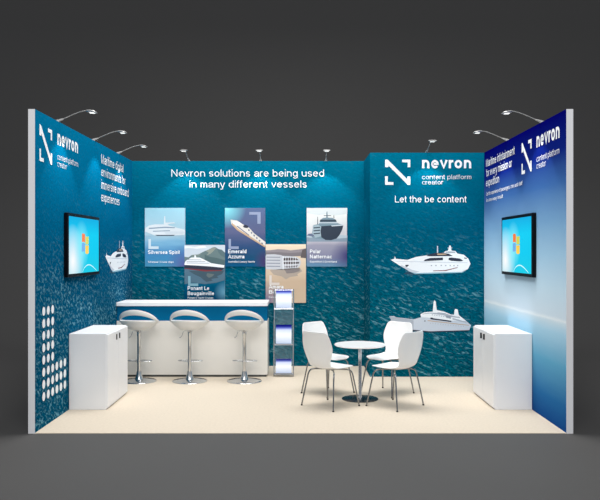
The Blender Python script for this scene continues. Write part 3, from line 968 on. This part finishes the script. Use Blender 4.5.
# ------------------------------------------------------------------ shell chairs (front of the chair is +x)
def make_chair():
    root = empty('shell_chair')
    tag(root, '', 'chair', 'white shell chairs around the round table')
    #  (x, z, half width, edge lift/forward)
    prof = [(.220, .416, .085, .0), (.214, .426, .128, .0), (.190, .432, .168, .002), (.14, .430, .196, .008), (.06, .421, .208, .016), (-.03, .413, .206, .022), (-.10, .413, .195, .025),
            (-.145, .424, .178, .024), (-.175, .440, .165, .024), (-.195, .468, .160, .024), (-.207, .505, .168, .026), (-.217, .55, .190, .030), (-.227, .60, .210, .034), (-.236, .65, .219, .036),
            (-.246, .70, .214, .034), (-.256, .75, .201, .030), (-.264, .79, .188, .026), (-.268, .812, .174, .023), (-.270, .826, .148, .020)]
    M = 14
    rows = []
    for idx, (x, z, hw, lift) in enumerate(prof):
        a = prof[max(idx - 1, 0)]; b = prof[min(idx + 1, len(prof) - 1)]
        tx, tz = b[0] - a[0], b[1] - a[1]
        l = math.hypot(tx, tz); tx /= l; tz /= l
        nx, nz = tz, -tx               # points to the sitter's side
        row = []
        for j in range(M + 1):
            t = -1 + 2 * j / M
            e = abs(t) ** 2.2 * lift
            row.append((x + nx * e, t * hw, z + nz * e))
        rows.append(row)
    def strip(r0, r1, name):
        mb = MB(); vs = [v for r in rows[r0:r1 + 1] for v in r]; fs = []
        for i in range(r1 - r0):
            for j in range(M):
                fs.append((i * (M + 1) + j, i * (M + 1) + j + 1, (i + 1) * (M + 1) + j + 1, (i + 1) * (M + 1) + j))
        mb.add(vs, fs, PLASTIC, True)
        o = mb.build(name, root, solid=.010)
        s = o.modifiers.new('sub', 'SUBSURF'); s.levels = 2; s.render_levels = 2
        return o
    strip(0, 8, 'seat'); strip(8, len(prof) - 1, 'backrest')
    for sx in (1, -1):
        for sy in (1, -1):
            mb = MB()
            pts = catmull([(sx * .03, sy * .05, .401), (sx * .09, sy * .125, .400), (sx * .125, sy * .165, .392), (sx * .147, sy * .185, .36), (sx * .165, sy * .198, .27), (sx * .209, sy * .233, .006)], 6)
            mb.tube(pts, .0085, LEGM, 10)
            mb.lathe([(.011, .0), (.011, .012), (.0, .012)], BLACK, sx * .209, sy * .233, 12)
            mb.build('leg', root)
    mb = MB(); mb.box(-.06, .06, -.075, .075, .398, .414, DCHROME); mb.build('seat_mount', root, bevel=.004)
    return root
ch = make_chair()
D_ = 0.352
cs = [((-D_, -D_), 45, 'white shell chair at the front left of the round table, its back to the viewer'),
      ((-D_, D_), -45, 'white shell chair behind the round table at left, mostly hidden by the chair before it'),
      ((D_, D_), -135, 'white shell chair behind the round table at right, seat and backrest facing the viewer'),
      ((D_, -D_), 135, 'white shell chair at the front right of the round table, its back to the viewer')]
for i, ((dx, dy), rz, lab) in enumerate(cs):
    o = ch if i == 0 else copy_tree(ch)
    o.location = (TX + dx, TY + dy, 0)
    o.rotation_euler = (0, 0, R(rz))
    o['label'] = lab

# ------------------------------------------------------------------ brochure rack
RX = (283.6 - 300) / 74.7
RY = 3.05
root = tag(empty('brochure_rack', (RX, RY, 0)), 'narrow chrome floor rack with three tilted brochure trays beside the bar', 'rack')
hw = .130
for s in (-1, 1):
    mb = MB()
    mb.tube(catmull([(s * hw, -.02, .010), (s * hw, .01, .30), (s * hw, .04, .60), (s * hw, .07, .90), (s * hw, .095, 1.165)], 4), .0085, CHROME, 10)
    mb.tube([(s * hw, -.07, .010), (s * hw, .16, .010)], .008, CHROME, 8)
    mb.build('side_rail', root)
mb = MB()
mb.tube([(-hw, .16, .010), (hw, .16, .010)], .007, CHROME, 8)
mb.build('crossbar', root)
mb = MB()
mb.tube([(-hw, .095, 1.15), (hw, .095, 1.15)], .007, CHROME, 8)
mb.build('crossbar', root)
tiers = [(.905, 1.165), (.425, .670), (.055, .215)]
tiers = [(.895, .265), (.418, .262), (.03, .20)]
BRO = []
for zb, L in tiers:
    yb = .0 + .08 * zb - .055
    up = Vector((0, .075, L))
    mb = MB()
    # tray: tilted back plate, bottom ledge, low front lip
    a = Vector((0, yb, zb))
    def plate(p, q, t, x0, x1, m):
        nrm = Vector((0, -(q - p).z, (q - p).y)).normalized() * t
        mb.add([(x0, *(p)[1:]), (x1, *(p)[1:]), (x1, *(q)[1:]), (x0, *(q)[1:]), (x0, *(p + nrm)[1:]), (x1, *(p + nrm)[1:]), (x1, *(q + nrm)[1:]), (x0, *(q + nrm)[1:])],
               [(0, 1, 2, 3), (7, 6, 5, 4), (0, 4, 5, 1), (1, 5, 6, 2), (2, 6, 7, 3), (3, 7, 4, 0)], m)
    bk = a + Vector((0, .02, 0))
    plate(bk, bk + up, .002, -hw, hw, SMOKE)
    plate(a + Vector((0, -.018, .0)), bk, .003, -hw, hw, CHROME)
    plate(a + Vector((0, -.018, .0)), a + Vector((0, -.014, .022)), .002, -hw, hw, CHROME)
    tr = mb.build('tray', root)
    BRO.append((zb, L, bk))
for z0_, z1_ in ((.69, .885), (.225, .41)):
    mb = MB()
    y0_ = .08 * z0_ - .02; y1_ = .08 * z1_ - .02
    mb.add([(-hw, y0_, z0_), (hw, y0_, z0_), (hw, y1_, z1_), (-hw, y1_, z1_)], [(0, 1, 2, 3)], SMOKE)
    mb.build('back_panel', root, solid=.003)

names = ['brochure with a navy top fading to white in the top tray of the rack',
         'brochure with a navy top fading to white in the middle tray of the rack',
         'brochure with a navy top fading to white in the bottom tray of the rack']
for k, (zb, L, bk) in enumerate(BRO):
    zz = zb + .004
    m = grad_print('brochure_cover', zz - zz, L, [(0, (150, 178, 216)), (.10, (200, 214, 238)), (.5, (240, 244, 252)), (.74, (206, 216, 246)), (.84, (96, 110, 196)), (.92, (26, 34, 136)), (1, (18, 22, 120))], .03)
    mb = MB()
    up = Vector((0, .075, L)).normalized() * (L + .01)
    nrm = Vector((0, -1, .27)).normalized() * .006
    p = Vector((0, 0, 0)); W2 = .105
    vs = []
    n = 6
    for off in (nrm, Vector((0, 0, 0))):
        for i in range(n + 1):
            t = i / n
            q = up * t + off + Vector((0, -.012 * math.sin(math.pi * t), 0))
            vs += [(-W2, q.y, q.z), (W2, q.y, q.z)]
    fs = [(2 * i, 2 * i + 1, 2 * i + 3, 2 * i + 2) for i in range(n)]
    b = 2 * (n + 1)
    mb.add(vs, fs, m)
    mb.add(vs, [(b + 2 * i + 2, b + 2 * i + 3, b + 2 * i + 1, b + 2 * i) for i in range(n)] +
           [(2 * i, 2 * i + 2, b + 2 * i + 2, b + 2 * i) for i in range(n)] + [(2 * i + 1, b + 2 * i + 1, b + 2 * i + 3, 2 * i + 3) for i in range(n)] +
           [(0, b, b + 1, 1), (2 * n, 2 * n + 1, b + 2 * n + 1, b + 2 * n)], PRINTW)
    o = mb.build('brochure', merge=False)
    o.location = (RX, RY + bk.y - .010, zz)
    tag(o, names[k], 'brochure', 'brochures in the rack')

# ------------------------------------------------------------------ arm spotlights on top of the walls
LAMP_W = 25
def make_lamp():
    """Reaches out along +x from the top of a wall at the origin."""
    root = empty('arm_spotlight')
    tag(root, '', 'lamp', 'arm spotlights along the top of the walls')
    mb = MB()
    mb.box(-.045, .012, -.016, .016, 0, .008, LAMPM)
    mb.tube([(-.02, 0, .006), (.0, 0, .012), (.045, 0, .028), (.07, 0, .038)], [.016, .016, .011, .005], LAMPM, 12)
    mb.build('clamp', root)
    mb = MB()
    mb.tube(catmull([(.05, 0, .030), (.14, 0, .070), (.22, 0, .102), (.28, 0, .118), (.325, 0, .122)], 5), .0045, LAMPM, 8)
    mb.build('arm', root)
    mb = MB()
    # flat tapered head, tilted a little downwards
    sec = [(.30, .016, .008), (.315, .036, .011), (.355, .054, .012), (.385, .054, .010), (.402, .042, .007)]
    vs = []; fs = []; n = 12
    for (x, hy, hz) in sec:
        for i in range(n):
            a = 2 * math.pi * i / n
            ca, sa = math.cos(a), math.sin(a)
            vs.append((x, hy * math.copysign(abs(ca) ** .7, ca), .120 - (x - .30) * .16 + hz * math.copysign(abs(sa) ** .7, sa)))
    for i in range(len(sec) - 1):
        for k in range(n):
            l = (k + 1) % n
            fs.append((i * n + k, i * n + l, (i + 1) * n + l, (i + 1) * n + k))
    fs.append(tuple(range(n))); fs.append(tuple((len(sec) - 1) * n + k for k in range(n))[::-1])
    mb.add(vs, fs, LAMPM, True)
    hd = mb.build('lamp_head', root)
    mb = MB()
    mb.box(.335, .385, -.028, .028, .094, .098, LENS)
    mb.build('lens', hd)
    l = bpy.data.lights.new('bulb', 'SPOT')
    l.energy = LAMP_W
    l.color = (1.0, 0.99, 0.96)
    l.spot_size = R(84)
    l.spot_blend = 0.35
    l.shadow_soft_size = 0.03
    o = bpy.data.objects.new('bulb', l)
    COL.objects.link(o)
    o.parent = root
    o.location = (.36, 0, .082)
    d = Vector((-.14, 0, -.78))
    o.rotation_euler = d.to_track_quat('-Z', 'Y').to_euler()
    return root
lamp = make_lamp()
LP = [((-XL - .03, .70, 3), 0, 'silver arm spotlight on the left wall, the one nearest the viewer'),
      ((-XL - .03, 1.976, 3), 0, 'silver arm spotlight on the left wall, middle of its three'),
      ((-XL - .03, 3.146, 3), 0, 'silver arm spotlight on the left wall, next to the back corner'),
      ((-1.63, DEPTH + .03, 3), -93, 'silver arm spotlight on the back wall above the pale blue poster'),
      ((-.577, DEPTH + .03, 3), -90, 'silver arm spotlight on the back wall above the middle of the headline'),
      ((.38, DEPTH + .03, 3), -90, 'silver arm spotlight on the back wall near the corner of the cabin'),
      ((1.70, CABY + .03, 3), -88, 'silver arm spotlight on top of the cabin above the logo'),
      ((XL + .03, .738, 3), 180, 'silver arm spotlight on the right wall, the one nearest the viewer'),
      ((XL + .03, 1.976, 3), 180, 'silver arm spotlight on the right wall, the one nearer the cabin')]
for i, (loc, rz, lab) in enumerate(LP):
    o = lamp if i == 0 else copy_tree(lamp)
    o.location = loc
    o.rotation_euler = (0, 0, R(rz))
    o['label'] = lab
